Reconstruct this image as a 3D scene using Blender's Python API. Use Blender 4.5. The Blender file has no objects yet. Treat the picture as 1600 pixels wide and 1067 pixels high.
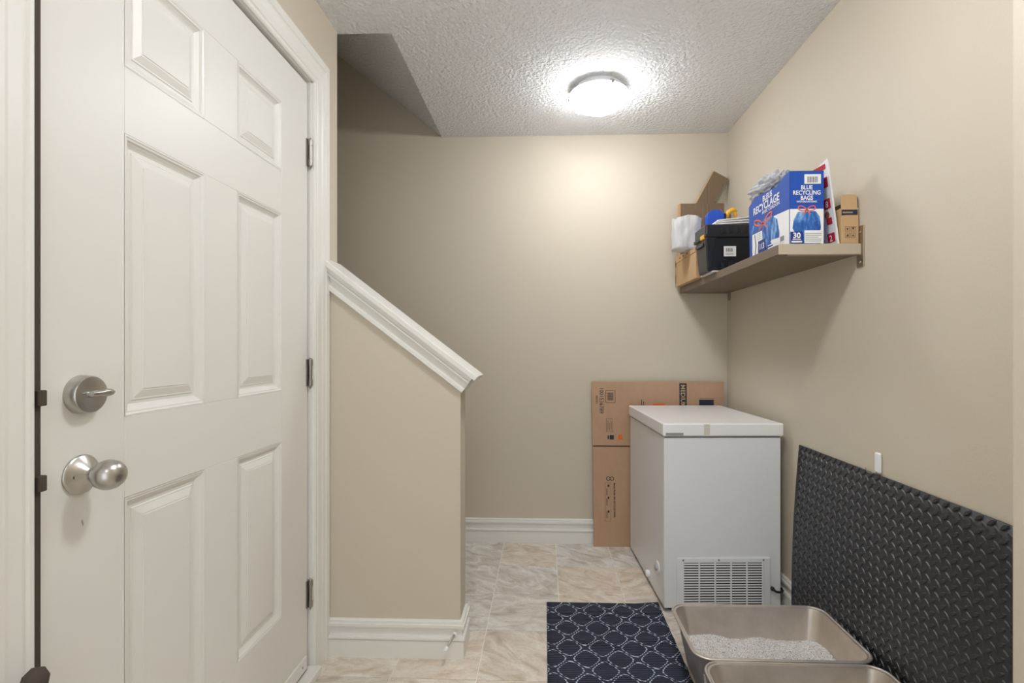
import bpy, bmesh, math, random
from mathutils import Vector, Matrix, noise
random.seed(7)
scene = bpy.context.scene
COL = scene.collection
PI = math.pi

# ------------------------------------------------------------------ camera, world, exposure
cam_d = bpy.data.cameras.new('camera')
cam_d.sensor_width = 36.0
cam_d.lens = 785.0 / 1600.0 * 36.0
cam_d.shift_x = -22.0 / 1600.0
cam_d.shift_y = 9.5 / 1600.0
cam_d.clip_start = 0.02
cam = bpy.data.objects.new('camera', cam_d)
COL.objects.link(cam)
cam.location = (0, 0, 1.168)
cam.rotation_euler = (PI / 2, 0, math.atan(28 / 785))
scene.camera = cam
world = bpy.data.worlds.new('world')
scene.world = world
world.use_nodes = True
world.node_tree.nodes['Background'].inputs[0].default_value = (0.90, 0.95, 1.0, 1)
world.node_tree.nodes['Background'].inputs[1].default_value = 0.5
scene.view_settings.view_transform = 'Standard'
scene.view_settings.look = 'None'
scene.view_settings.gamma = 1.0
scene.view_settings.use_curve_mapping = False
scene.view_settings.exposure = 1.86
LAMP = {'back': 10.0, 'door': 17.5, 'far': 8.0}     # opal glass radiance of the ceiling lamps; the far one is added fill

# ------------------------------------------------------------------ materials
def lin(c):
    return tuple((v / 12.92 if v <= 0.04045 else ((v + 0.055) / 1.055) ** 2.4) for v in [x / 255 for x in c]) + (1,)

class NT:
    def __init__(s, name):
        s.m = bpy.data.materials.new(name); s.m.use_nodes = True
        s.t = s.m.node_tree; s.b = s.t.nodes['Principled BSDF']
    def n(s, typ, **kw):
        nd = s.t.nodes.new(typ)
        for k, v in kw.items(): setattr(nd, k, v)
        return nd
    def l(s, a, b): s.t.links.new(a, b)
    def val(s, sock, v):
        if hasattr(v, 'is_linked') or hasattr(v, 'links'): s.l(v, sock)
        else: sock.default_value = v
    def math(s, op, a, b=None, c=None):
        nd = s.n('ShaderNodeMath', operation=op)
        for i, v in enumerate((a, b, c)):
            if v is not None: s.val(nd.inputs[i], v)
        return nd.outputs[0]
    def mix(s, f, a, b):
        nd = s.n('ShaderNodeMix', data_type='RGBA')
        s.val(nd.inputs[0], f); s.val(nd.inputs[6], a); s.val(nd.inputs[7], b)
        return nd.outputs[2]
    def ramp(s, f, stops):
        nd = s.n('ShaderNodeValToRGB'); s.l(f, nd.inputs[0])
        el = nd.color_ramp.elements
        while len(el) < len(stops): el.new(0.5)
        for e, (p, c) in zip(el, stops): e.position = p; e.color = c
        return nd.outputs[0]
    def noise(s, scale, detail=3, rough=0.5, vec=None, dist=0.0):
        nd = s.n('ShaderNodeTexNoise'); nd.inputs['Scale'].default_value = scale
        nd.inputs['Detail'].default_value = detail; nd.inputs['Roughness'].default_value = rough
        nd.inputs['Distortion'].default_value = dist
        s.l(vec if vec is not None else s.co(), nd.inputs['Vector'])
        return nd.outputs[0]
    def co(s): return s.n('ShaderNodeTexCoord').outputs['Object']
    def mapping(s, vec, scale=(1, 1, 1), loc=(0, 0, 0), rot=(0, 0, 0)):
        nd = s.n('ShaderNodeMapping'); s.l(vec, nd.inputs[0])
        nd.inputs['Scale'].default_value = scale; nd.inputs['Location'].default_value = loc; nd.inputs['Rotation'].default_value = rot
        return nd.outputs[0]
    def bump(s, h, strength=0.3, dist=0.002):
        nd = s.n('ShaderNodeBump'); nd.inputs['Strength'].default_value = strength; nd.inputs['Distance'].default_value = dist
        s.l(h, nd.inputs['Height']); s.l(nd.outputs[0], s.b.inputs['Normal'])
    def set(s, color=None, rough=0.5, metal=0.0, spec=None):
        if color is not None: s.val(s.b.inputs['Base Color'], color)
        s.val(s.b.inputs['Roughness'], rough); s.val(s.b.inputs['Metallic'], metal)
        if spec is not None: s.val(s.b.inputs['Specular IOR Level'], spec)
        return s

MATS = {}
def plain(name, rgb, rough=0.5, metal=0.0, spec=None):
    if name not in MATS:
        t = NT(name); t.set(lin(rgb), rough, metal, spec); MATS[name] = t.m
    return MATS[name]

def wall_mat(name, rgb, sc=170):
    t = NT(name)
    n = t.noise(1.3, 3)
    t.set(t.mix(n, lin(tuple(int(v * .985) for v in rgb)), lin(tuple(min(255, int(v * 1.01)) for v in rgb))), 0.62, 0, .35)
    t.bump(t.noise(sc, 3, .55), 0.16, 0.002)
    return t.m
M_WALL = wall_mat('beige_wall_paint', (209, 199, 181))

t = NT('stippled_ceiling'); t.set(lin((246, 246, 247)), 0.85, 0, .2)
vo = t.n('ShaderNodeTexVoronoi', feature='SMOOTH_F1'); vo.inputs['Scale'].default_value = 75; t.l(t.co(), vo.inputs['Vector'])
nn = t.noise(55, 4, .6, None, 1.2)
hh = t.math('ADD', t.math('MULTIPLY', vo.outputs['Distance'], .7), t.math('MULTIPLY', nn, 1.1))
t.bump(hh, .9, 0.013); M_CEIL = t.m

def trim_mat(name, rgb, rough=.38):
    t = NT(name); t.set(lin(rgb), rough, 0, .45)
    v = t.mapping(t.co(), (9, 9, 1.5))
    t.bump(t.noise(14, 3, .6, v), 0.05, 0.001); return t.m
M_TRIM = trim_mat('white_trim_paint', (233, 231, 225))
M_DOOR = trim_mat('white_door_paint', (228, 226, 220), .36)

t = NT('vinyl_tile')
oi = t.n('ShaderNodeObjectInfo').outputs['Random']
cb = t.n('ShaderNodeCombineXYZ'); t.l(t.math('MULTIPLY', oi, 37.0), cb.inputs[0]); t.l(t.math('MULTIPLY', oi, 91.0), cb.inputs[1]); t.l(t.math('MULTIPLY', oi, 13.0), cb.inputs[2])
va = t.n('ShaderNodeVectorMath', operation='ADD'); t.l(t.co(), va.inputs[0]); t.l(cb.outputs[0], va.inputs[1])
vr = t.n('ShaderNodeVectorRotate', rotation_type='Z_AXIS'); t.l(va.outputs[0], vr.inputs['Vector']); t.l(t.math('ADD', t.math('MULTIPLY', oi, 1.3), -.3), vr.inputs['Angle'])
vm = t.mapping(vr.outputs[0], (6.5, 13.0, 1))
n1 = t.noise(1.1, 8, .62, vm, 1.1); n2 = t.noise(2.7, 8, .7, vm, 2.0); n3 = t.noise(9, 6, .7, vm, .8)
c1 = t.ramp(n1, [(.30, lin((196, 177, 156))), (.46, lin((220, 205, 187))), (.58, lin((232, 222, 208))), (.72, lin((242, 238, 230)))])
c2 = t.ramp(n1, [(.30, lin((184, 172, 158))), (.46, lin((212, 204, 194))), (.58, lin((230, 225, 218))), (.72, lin((245, 243, 240)))])
tone = t.ramp(t.math('FRACT', t.math('MULTIPLY', oi, 7.31)), [(.40, (0, 0, 0, 1)), (.75, (1, 1, 1, 1))])
c = t.mix(tone, c1, c2)
c = t.mix(t.ramp(n2, [(.60, (0, 0, 0, 1)), (.72, (.8, .8, .8, 1))]), c, lin((244, 242, 239)))
c = t.mix(t.ramp(n2, [(.30, (.55, .55, .55, 1)), (.40, (0, 0, 0, 1))]), c, lin((178, 162, 144)))
c = t.mix(t.ramp(n3, [(.35, (.35, .35, .35, 1)), (.5, (0, 0, 0, 1))]), c, lin((176, 161, 144)))
t.set(c, .42, 0, .4); t.bump(n3, .12, .001); M_TILE = t.m
M_GROUT = plain('pale_grout', (250, 246, 238), .7)

def steel(name, rgb, rough, stretch=(1, 1, 60), metal=1.0, amount=.12):
    t = NT(name)
    n = t.noise(12, 3, .6, t.mapping(t.co(), stretch))
    t.set(lin(rgb), t.math('ADD', rough - amount / 2, t.math('MULTIPLY', n, amount)), metal)
    t.bump(n, .04, .0005); return t.m
M_NICKEL = steel('satin_nickel', (190, 187, 181), .30)
t = NT('stainless_tray')
n = t.noise(5, 6, .65); n2 = t.noise(60, 4, .6)
t.set(t.mix(t.ramp(n, [(.38, (0, 0, 0, 1)), (.66, (1, 1, 1, 1))]), lin((206, 196, 186)), lin((228, 220, 211))),
      t.math('ADD', .30, t.math('MULTIPLY', n2, .18)), .8); t.bump(n2, .03, .0006); M_STEEL = t.m
M_HINGE = steel('hinge_metal', (158, 154, 147), .36, (1, 1, 4))
M_BRACKET = steel('bracket_metal', (176, 164, 148), .42, (1, 1, 4))

t = NT('black_rubber'); n = t.noise(6, 5, .6)
t.set(t.mix(n, lin((38, 38, 41)), lin((56, 56, 60))), t.math('ADD', .28, t.math('MULTIPLY', n, .2)), 0, .6)
t.bump(t.noise(420, 2), .10, .0006); M_RUBBER = t.m

# ribbed rug with a woven trellis of double dashed lines
t = NT('trellis_rug'); sp = t.n('ShaderNodeSeparateXYZ'); t.l(t.co(), sp.inputs[0])
x, y = sp.outputs[0], sp.outputs[1]
ca = t.math('COSINE', t.math('MULTIPLY', x, 2 * PI / .126)); cbb = t.math('COSINE', t.math('MULTIPLY', y, 2 * PI / .138))
g = t.math('ABSOLUTE', t.math('ADD', ca, cbb))
line = t.math('LESS_THAN', t.math('ABSOLUTE', t.math('SUBTRACT', g, .30)), .10)
dash = t.math('GREATER_THAN', t.math('SINE', t.math('MULTIPLY', t.math('ADD', y, t.math('MULTIPLY', x, .35)), 2 * PI / .0125)), -.35)
msk = t.math('MULTIPLY', line, dash)
rib = t.math('SINE', t.math('MULTIPLY', y, 2 * PI / .0105))
dark = t.mix(t.math('GREATER_THAN', rib, -.75), lin((20, 22, 30)), t.mix(t.noise(30, 4), lin((52, 56, 72)), lin((68, 73, 92))))
t.set(t.mix(msk, dark, lin((196, 206, 224))), .8, 0, .25)
t.bump(rib, .35, .0015); M_RUG = t.m

def card_mat(name, a, b, sc=40):
    t = NT(name)
    n = t.noise(sc, 5, .65, t.mapping(t.co(), (1, 1, .35)))
    fl = t.noise(4, 3)
    t.set(t.mix(t.math('MULTIPLY', t.math('ADD', n, fl), .5), lin(a), lin(b)), .85, 0, .2)
    t.bump(n, .05, .0006); return t.m
M_CARD = card_mat('brown_cardboard', (176, 142, 114), (200, 167, 138))
M_CARDL = card_mat('tan_cardboard', (186, 152, 112), (210, 178, 138))
M_CARDE = plain('dark_cardboard', (104, 78, 56), .9)
t = NT('corrugated_pad'); sp = t.n('ShaderNodeSeparateXYZ'); t.l(t.co(), sp.inputs[0])
w1 = t.math('SINE', t.math('ADD', t.math('MULTIPLY', sp.outputs[0], 900), t.math('MULTIPLY', t.math('SINE', t.math('MULTIPLY', sp.outputs[2], 900)), 1.5)))
t.set(t.mix(t.math('GREATER_THAN', w1, .1), lin((96, 80, 64)), lin((158, 136, 112))), .9, 0, .1); t.bump(w1, .4, .001); M_CORR = t.m
t = NT('shelf_laminate'); n = t.noise(20, 4, .6, t.mapping(t.co(), (8, .6, 8)))
t.set(t.mix(n, lin((112, 97, 82)), lin((130, 114, 98))), .42, 0, .4); M_SHELF = t.m
M_SHELFEDGE = plain('shelf_edge_band', (190, 178, 158), .45)
M_FREEZER = plain('white_enamel', (244, 245, 246), .22)
M_FREEZERG = plain('pale_grey_enamel', (236, 238, 240), .24)
M_WPLASTIC = plain('white_plastic', (238, 239, 240), .35)
M_GREY = plain('grey_plastic', (150, 150, 150), .5)
M_BLACK = plain('black_plastic', (26, 28, 33), .38)
M_BLACK2 = plain('black_plastic_lid', (34, 36, 42), .34)
M_DARKSLOT = plain('dark_recess', (30, 27, 24), .9)
M_SEAL = plain('brown_weather_seal', (74, 64, 54), .8)
M_INK = plain('dark_print', (52, 46, 46), .8)
M_INKB = plain('navy_print', (36, 44, 66), .7)
M_ORANGE = plain('orange_print', (232, 108, 36), .7)
M_WHITEP = plain('white_print', (240, 240, 240), .6)
M_GREYP = plain('grey_print', (170, 170, 172), .7)
M_RED = plain('red_print', (196, 40, 52), .6)
M_SALMON = plain('coral_ribbon_print', (232, 104, 78), .6)
M_BLUE = plain('blue_box_print', (18, 78, 176), .45)
M_BLUED = plain('deep_blue_print', (22, 52, 132), .45)
t = NT('printed_blue_bag'); n = t.noise(26, 5, .6, t.mapping(t.co(), (1, 1, .45)), 1.5)
t.set(t.ramp(n, [(.32, lin((18, 44, 118))), (.5, lin((42, 104, 186))), (.68, lin((140, 190, 232)))]), .45); M_BAGPRINT = t.m
M_YELLOW = plain('yellow_plastic', (238, 180, 52), .4)
M_BLUEP = plain('blue_plastic', (32, 84, 200), .35)
t = NT('thin_white_film'); n = t.noise(14, 4, .6, t.mapping(t.co(), (6, 6, .7)))
t.set(t.mix(n, lin((196, 194, 194)), lin((236, 236, 238))), .35); t.b.inputs['Transmission Weight'].default_value = .25; t.bump(n, .3, .004); M_FILM = t.m
t = NT('clear_film'); t.set(lin((236, 238, 244)), .12); t.b.inputs['Transmission Weight'].default_value = .55
t.b.inputs['IOR'].default_value = 1.12; t.bump(t.noise(30, 4, .7), .6, .006); M_CLEAR = t.m
t = NT('clay_litter'); ge = t.n('ShaderNodeNewGeometry')
t.set(t.ramp(ge.outputs['Random Per Island'], [(0, lin((130, 124, 118))), (.18, lin((206, 202, 197))), (.55, lin((232, 230, 226))), (1, lin((250, 249, 247)))]), .85, 0, .2); M_GRAN = t.m
t = NT('clay_litter_bed'); n = t.noise(240, 4, .7)
t.set(t.ramp(n, [(.3, lin((160, 154, 148))), (.5, lin((212, 208, 203))), (.7, lin((240, 238, 235)))]), .9, 0, .2); t.bump(n, .6, .003); M_LITTER = t.m
def glow(strength):
    t = NT('lit_opal_glass'); t.set(lin((250, 249, 246)), .25)
    t.b.inputs['Emission Color'].default_value = (.95, .972, 1.0, 1); t.b.inputs['Emission Strength'].default_value = strength
    return t.m
t = NT('stair_carpet'); n = t.noise(300, 3, .7); t.set(t.mix(n, lin((140, 126, 108)), lin((184, 170, 150))), .95, 0, .1); t.bump(n, .5, .004); M_CARPET = t.m

# ------------------------------------------------------------------ mesh helpers
def wloc(o):
    v = Vector((0, 0, 0))
    while o is not None: v += o.location; o = o.parent
    return v

def obj(name, bm, mat, parent=None, smooth=False, origin=None):
    """link a bmesh (world coordinates) as one object; its origin is its parent's base, or `origin`"""
    base = wloc(parent) if parent else Vector((0, 0, 0))
    og = Vector(origin) if origin is not None else base
    bmesh.ops.translate(bm, verts=bm.verts, vec=-og)
    bmesh.ops.recalc_face_normals(bm, faces=bm.faces)
    me = bpy.data.meshes.new(name); bm.to_mesh(me); bm.free()
    for m in (mat if isinstance(mat, (list, tuple)) else [mat]): me.materials.append(m)
    if smooth:
        for p in me.polygons: p.use_smooth = True
        if smooth == 'auto':
            try: me.set_sharp_from_angle(angle=math.radians(35))
            except Exception: pass
    o = bpy.data.objects.new(name, me); COL.objects.link(o)
    if parent: o.parent = parent
    o.location = og - base
    return o

def tag(o, label=None, cat=None, group=None, kind=None):
    for k, v in (('label', label), ('category', cat), ('group', group), ('kind', kind)):
        if v: o[k] = v
    return o

def thing(name, label, cat, loc, group=None, kind=None):
    o = bpy.data.objects.new(name, None); COL.objects.link(o); o.location = loc
    o.empty_display_size = .05
    return tag(o, label, cat, group, kind)

def box(bm, x0, x1, y0, y1, z0, z1, bev=0.0, seg=2, mi=0):
    r = bmesh.ops.create_cube(bm, size=1.0)
    vs = r['verts']
    bmesh.ops.scale(bm, verts=vs, vec=(abs(x1 - x0), abs(y1 - y0), abs(z1 - z0)))
    bmesh.ops.translate(bm, verts=vs, vec=((x0 + x1) / 2, (y0 + y1) / 2, (z0 + z1) / 2))
    if mi:
        for f in {f for v in vs for f in v.link_faces}: f.material_index = mi
    if bev > 0:
        es = list({e for v in vs for e in v.link_edges})
        bmesh.ops.bevel(bm, geom=es, offset=bev, segments=seg, affect='EDGES', profile=.5)
    return bm

def B(x0, x1, y0, y1, z0, z1, bev=0.0, seg=2):
    return box(bmesh.new(), x0, x1, y0, y1, z0, z1, bev, seg)

def prism(bm, pts, vec):
    """closed polygon pts (3D) extruded along vec"""
    a = [bm.verts.new(p) for p in pts]; b = [bm.verts.new(Vector(p) + Vector(vec)) for p in pts]
    bm.faces.new(a); bm.faces.new(list(reversed(b)))
    n = len(a)
    for i in range(n): bm.faces.new((a[i], b[i], b[(i + 1) % n], a[(i + 1) % n]))
    return bm

def loft(bm, rings, closed=True, cap0=False, cap1=False):
    vs = [[bm.verts.new(p) for p in r] for r in rings]
    for a, b in zip(vs[:-1], vs[1:]):
        n = len(a)
        for i in range(n if closed else n - 1):
            j = (i + 1) % n
            try: bm.faces.new((a[i], a[j], b[j], b[i]))
            except ValueError: pass
    if cap0: bm.faces.new(vs[0])
    if cap1: bm.faces.new(list(reversed(vs[-1])))
    return bm

def frame_of(axis):
    a = Vector(axis).normalized()
    u = a.cross(Vector((0, 0, 1)))
    if u.length < 1e-4: u = Vector((1, 0, 0))
    u.normalize(); return a, u, a.cross(u)

def lathe(bm, prof, origin, axis, seg=32):
    """prof = [(radius, height along axis)]"""
    a, u, w = frame_of(axis); o = Vector(origin)
    rings = []
    for r, h in prof:
        r = max(r, 1e-5)
        rings.append([o + a * h + (u * math.cos(2 * PI * i / seg) + w * math.sin(2 * PI * i / seg)) * r for i in range(seg)])
    return loft(bm, rings, True, True, True)

def tube(bm, pts, r, seg=8):
    pts = [Vector(p) for p in pts]; rings = []
    rr = r if isinstance(r, (list, tuple)) else [r] * len(pts)
    for i, p in enumerate(pts):
        d = (pts[min(i + 1, len(pts) - 1)] - pts[max(i - 1, 0)])
        a, u, w = frame_of(d)
        rings.append([p + (u * math.cos(2 * PI * k / seg) + w * math.sin(2 * PI * k / seg)) * rr[i] for k in range(seg)])
    return loft(bm, rings, True, True, True)

def sweep_xy(path, prof, side=1):
    """profile [(offset out of the wall, z)] swept along a plan path with mitred corners"""
    bm = bmesh.new(); n = len(path); rings = []
    P = [Vector((p[0], p[1])) for p in path]
    def nrm(d): return Vector((-d.y, d.x)) * side
    for i, p in enumerate(P):
        d0 = (P[i] - P[i - 1]).normalized() if i else (P[1] - P[0]).normalized()
        d1 = (P[i + 1] - P[i]).normalized() if i < n - 1 else d0
        m = nrm(d0) + nrm(d1); m = m / max(1e-6, m.dot(nrm(d0)))
        rings.append([Vector((p.x + m.x * o, p.y + m.y * o, z)) for o, z in prof])
    return loft(bm, rings, True, True, True)

class Face:
    """a flat face in space for print: origin, unit right, unit up"""
    def __init__(s, o, r, u):
        s.o = Vector(o); s.r = Vector(r).normalized(); s.u = Vector(u).normalized(); s.n = s.r.cross(s.u).normalized()
    def p(s, a, b, e=.0006): return s.o + s.r * a + s.u * b + s.n * e

def decal(name, F, polys, mat, parent, e=.0006):
    bm = bmesh.new()
    for poly in polys: bm.faces.new([bm.verts.new(F.p(a, b, e)) for a, b in poly])
    o = obj(name, bm, mat, parent)
    return o

def rect(a0, a1, b0, b1): return [(a0, b0), (a1, b0), (a1, b1), (a0, b1)]

def ell(ca, cb, ra, rb, n=20): return [(ca + ra * math.cos(2 * PI * i / n), cb + rb * math.sin(2 * PI * i / n)) for i in range(n)]

def ringpoly(ca, cb, ra, rb, w, n=24):
    out = []
    for i in range(n):
        t0, t1 = 2 * PI * i / n, 2 * PI * (i + 1) / n
        out.append([(ca + ra * math.cos(t0), cb + rb * math.sin(t0)), (ca + ra * math.cos(t1), cb + rb * math.sin(t1)),
                    (ca + (ra - w) * math.cos(t1), cb + (rb - w) * math.sin(t1)), (ca + (ra - w) * math.cos(t0), cb + (rb - w) * math.sin(t0))])
    return out

def bow(ca, cb, L, h, w):
    """ribbon bow: two tilted loops meeting at the knot, two tails"""
    out = []
    for sg in (-1, 1):
        n = 22; t = math.radians(16) * sg
        def q(k, m):
            a = 2 * PI * k / n
            x, y = sg * (L * .5 + (L * .5 - m) * math.cos(a)), (h - m) * math.sin(a) * (.45 + .55 * abs(math.cos(a / 2)))
            return (ca + x * math.cos(t) - y * math.sin(t), cb + x * math.sin(t) + y * math.cos(t))
        for k in range(n): out.append([q(k, 0), q(k + 1, 0), q(k + 1, w), q(k, w)])
        out.append([(ca, cb + w * .6), (ca + sg * L * .45, cb - h * 1.25), (ca + sg * L * .45 - sg * w * 1.2, cb - h * 1.35), (ca - sg * w * .5, cb - w * .2)])
    return out

def text(name, body, F, a, b, size, mat, parent, align='LEFT', rot=0.0, e=.0009, bold=0.0, sx=1.0):
    """flat lettering on face F, baseline start (a,b)"""
    cu = bpy.data.curves.new(name, 'FONT'); cu.body = body; cu.size = size; cu.align_x = align; cu.resolution_u = 3
    cu.offset = bold * size
    to = bpy.data.objects.new(name, cu); COL.objects.link(to)
    dg = bpy.context.evaluated_depsgraph_get()
    me = bpy.data.meshes.new_from_object(to.evaluated_get(dg))
    bpy.data.objects.remove(to); bpy.data.curves.remove(cu)
    base = wloc(parent)
    c, s = math.cos(rot), math.sin(rot)
    for v in me.vertices:
        x, y = v.co.x * sx, v.co.y
        v.co = F.p(a + x * c - y * s, b + x * s + y * c, e) - base
    me.materials.clear(); me.materials.append(mat)
    o = bpy.data.objects.new(name, me); COL.objects.link(o); o.parent = parent
    return o

def struct(name, bm, mat, parent=None, smooth=False, label=None):
    o = obj(name, bm, mat, parent, smooth)
    if parent is None: o['kind'] = 'structure'
    if label: o['label'] = label
    return o

# ------------------------------------------------------------------ dimensions (metres)
XL, XR, XN = -0.835, 1.085, 0.862      # left wall, right wall, jog of the near right wall
YB, YF, YJ = 3.02, -1.7, 0.958         # back wall, wall behind, where the near right wall ends
ZC = 2.44
YH0, YH1, XH = 1.885, 2.0, -0.315      # half wall front, back, free end
SL = -0.765                            # slope of the half wall top

# ------------------------------------------------------------------ setting
fl = struct('floor', B(-2.7, XR + .1, YF - .1, YB + .1, -.06, -.0025), M_GROUT, label='beige stone-look vinyl tile floor')
TX, TY, T = -.238, 2.069, .3085
full = None
for i in range(-3, 5):
    for j in range(-13, 4):
        x0, x1 = TX + .307 * i + .0016, TX + .307 * (i + 1) - .0016
        y0, y1 = TY + .3105 * j + .0016, TY + .3105 * (j + 1) - .0016
        cx0, cx1, cy0, cy1 = max(x0, XL), min(x1, XR), max(y0, YF), min(y1, YB)
        if cx1 - cx0 < .01 or cy1 - cy0 < .01: continue
        whole = (cx0, cx1, cy0, cy1) == (x0, x1, y0, y1)
        c = ((x0 + x1) / 2, (y0 + y1) / 2, 0)
        if whole and full is not None:
            o = full.copy(); COL.objects.link(o); o.parent = fl; o.location = c
        else:
            o = obj('tile', B(cx0, cx1, cy0, cy1, -.0024, 0, .0008, 1), M_TILE, fl, origin=c)
            if whole: full = o
struct('wall_back', B(-2.8, XR + .12, YB, YB + .1, -.06, 4.6), M_WALL)
struct('wall_right', B(XR, XR + .12, YJ - .2, YB, -.06, ZC), M_WALL)
bm = B(XN, XR + .12, YF, YJ, -.06, ZC, .004, 2); struct('wall_right_near', bm, M_WALL)
# wall behind the camera; the wide open doorway is added to let in fill light
bm = bmesh.new(); OX0, OX1, OZ = -.74, .77, 2.12
box(bm, XL - .1, OX0, YF - .1, YF, -.06, ZC); box(bm, OX1, XR + .12, YF - .1, YF, -.06, ZC); box(bm, OX0, OX1, YF - .1, YF, OZ, ZC)
struct('wall_front', bm, M_WALL)
# left wall with the door opening
DY0, DY1, DZ1 = .795, 1.764, 2.114
bm = bmesh.new()
box(bm, XL - .13, XL, YF, DY0 - .012, -.06, ZC)
box(bm, XL - .13, XL, DY1 + .012, YH1, -.06, ZC)
box(bm, XL - .13, XL, DY0 - .012, DY1 + .012, DZ1 + .012, ZC)
struct('wall_left', bm, M_WALL)
struct('wall_left_outer', B(XL - .3, XL - .2, YF, YH1 - .1, -.06, ZC), M_WALL)
# stairwell shell beyond the half wall
struct('wall_stair_front', B(-2.7, XL - .13, YH1 - .1, YH1, -.06, 4.6), M_WALL)
struct('wall_stair_end', B(-2.8, -2.7, YH1 - .1, YB, -.06, 4.6), M_WALL)
# ceilings
XE = -.617
bm = bmesh.new()
box(bm, XL - .3, XR + .12, YF - .1, YH1 + .012, ZC, ZC + .12)
box(bm, XE, XR + .12, YH1 + .012, YB, ZC, ZC + .12)
struct('ceiling', bm, M_CEIL)
xq = -2.8
bm = bmesh.new()
prism(bm, [(XE, YH1 + .0, ZC), (xq, YH1 + .0, ZC + .8 * (XE - xq)), (xq, YH1 + .0, ZC + .8 * (XE - xq) + .12), (XE, YH1 + .0, ZC + .12)], (0, YB - YH1, 0))
struct('ceiling_stair', bm, M_CEIL)
# stairs hidden behind the half wall
st = thing('staircase', 'carpeted stairs climbing behind the half wall', 'stairs', (-.62, 2.5, 0), kind='structure')
for k in range(7):
    x1 = -.62 - .25 * k
    obj('step', B(x1 - .25 - (.0), x1, YH1, YB, 0, .19 * (k + 1), .012, 2), M_CARPET, st)
# half wall with sloped top
def capz(x): return 1.505 + SL * (x + .829)          # top of the cap
ang = math.atan(SL); ca_, sa_ = math.cos(ang), math.sin(ang)
bm = bmesh.new()
dz = .05
prism(bm, [(XL, YH0, 0), (XH, YH0, 0), (XH, YH0, capz(XH) - dz), (XL, YH0, capz(XL) - dz)], (0, YH1 - YH0, 0))
struct('wall_half', bm, M_WALL, label='beige half wall with a sloped top beside the stairs')
# cap: flat board over two stepped mouldings, each swept along the slope
def slope_sweep(prof, x0, x1):
    """prof = [(y, n)] with n measured square to the slope, down negative"""
    bm = bmesh.new(); rings = []
    for x in (x0, x1):
        rings.append([Vector((x + (-sa_) * n, y, capz(x) + ca_ * n)) for y, n in prof])
    return loft(bm, rings, True, True, True)
tr = thing('trim_1', 'white stepped moulding cap on sloped half wall', None, (XL, (YH0 + YH1) / 2, capz(XL)), kind='structure')
x_end = -.2465
obj('cap_board', slope_sweep([(YH0 - .036, -.002), (YH0 - .034, 0), (YH1 + .034, 0), (YH1 + .036, -.002), (YH1 + .036, -.018), (YH0 - .036, -.018)], XL, x_end), M_TRIM, tr)
pr = [(.0, -.0185), (.029, -.0185), (.029, -.030), (.0215, -.0305), (.0215, -.036), (.0255, -.0365), (.0255, -.041), (.017, -.0415), (.017, -.046), (.0105, -.0465), (.0095, -.068), (.0165, -.0725), (.0165, -.084), (.009, -.088), (0, -.088)]
obj('moulding', slope_sweep([(YH0 - a, n) for a, n in pr], XL, x_end - .010), M_TRIM, tr)
obj('moulding', slope_sweep([(YH1 + a, n) for a, n in pr], XL, x_end - .010), M_TRIM, tr)
# end return of the moulding, stepped the same way
bm = bmesh.new()
ex0 = XH - .03
def ept(a, n): return a
rings = []
for a, n in pr[1:]:
    x = x_end - .012 - .028 + a
    rings.append([Vector((x - sa_ * n, YH0 - a, capz(x) + ca_ * n)), Vector((x - sa_ * n, YH1 + a, capz(x) + ca_ * n))])
vs = [[bm.verts.new(p) for p in r] for r in rings]
for a, b in zip(vs[:-1], vs[1:]): bm.faces.new((a[0], a[1], b[1], b[0]))
bmesh.ops.solidify(bm, geom=bm.faces[:], thickness=.004)
obj('end_moulding', bm, M_TRIM, tr)

# baseboards
BP = [(0, 0), (.015, 0), (.015, .066), (.0125, .0665), (.0125, .070), (.018, .0705), (.0185, .076), (.017, .081), (.0085, .083), (.0075, .087), (.0075, .112), (.0155, .1135), (.017, .118), (.017, .127), (.012, .1285), (.0115, .138), (.006, .142), (0, .142)]
struct('baseboard_half_wall', sweep_xy([(XL, YH0), (XH, YH0), (XH, YH1), (-.55, YH1)], BP, -1), M_TRIM)
struct('baseboard_back', sweep_xy([(-.615, YB), (XR, YB)], BP, -1), M_TRIM)
struct('baseboard_right', sweep_xy([(XR, YB - .017), (XR, YJ)], BP, -1), M_TRIM)
struct('baseboard_right_near', sweep_xy([(XN, YJ - .002), (XN, YF)], BP, -1), M_TRIM)
struct('baseboard_left', sweep_xy([(XL, YF), (XL, .69)], BP, -1), M_TRIM)

# door casing, jamb, sill
CP = [(0, 0), (0, .010), (.004, .014), (.010, .0145), (.013, .011), (.017, .011), (.020, .0145), (.040, .0165), (.046, .019), (.054, .0205), (.058, .018), (.064, .018), (.068, .022), (.086, .024), (.092, .021), (.094, 0)]
def casing(y0, y1, zt, prof):
    bm = bmesh.new(); rings = []
    for (y, z, dy, dzz) in ((y0, 0, -1, 0), (y0, zt, -1, 1), (y1, zt, 1, 1), (y1, 0, 1, 0)):
        rings.append([Vector((XL + v, y + dy * u, z + dzz * u)) for u, v in prof])
    return loft(bm, rings, True, True, True)
ow = .094
struct('trim_2', casing(DY0 - .010, DY1 + .012, DZ1 + .006, [(u * (.108 / .094), v) for u, v in CP]), M_TRIM, label='white moulded casing around the door')
bm = bmesh.new()
box(bm, XL - .12, XL + .002, DY0 - .012, DY0 + .004 - .008, 0, DZ1 + .012)
box(bm, XL - .12, XL + .002, DY1 + .003, DY1 + .012, 0, DZ1 + .012)
box(bm, XL - .12, XL + .002, DY0 - .012, DY1 + .012, DZ1 + .003, DZ1 + .012)
struct('trim_3', bm, M_TRIM, label='white door jamb')
ya_seal = .8085
bm = bmesh.new()
box(bm, XL - .10, XL - .004, DY0 - .004, ya_seal, .03, DZ1)
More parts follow.
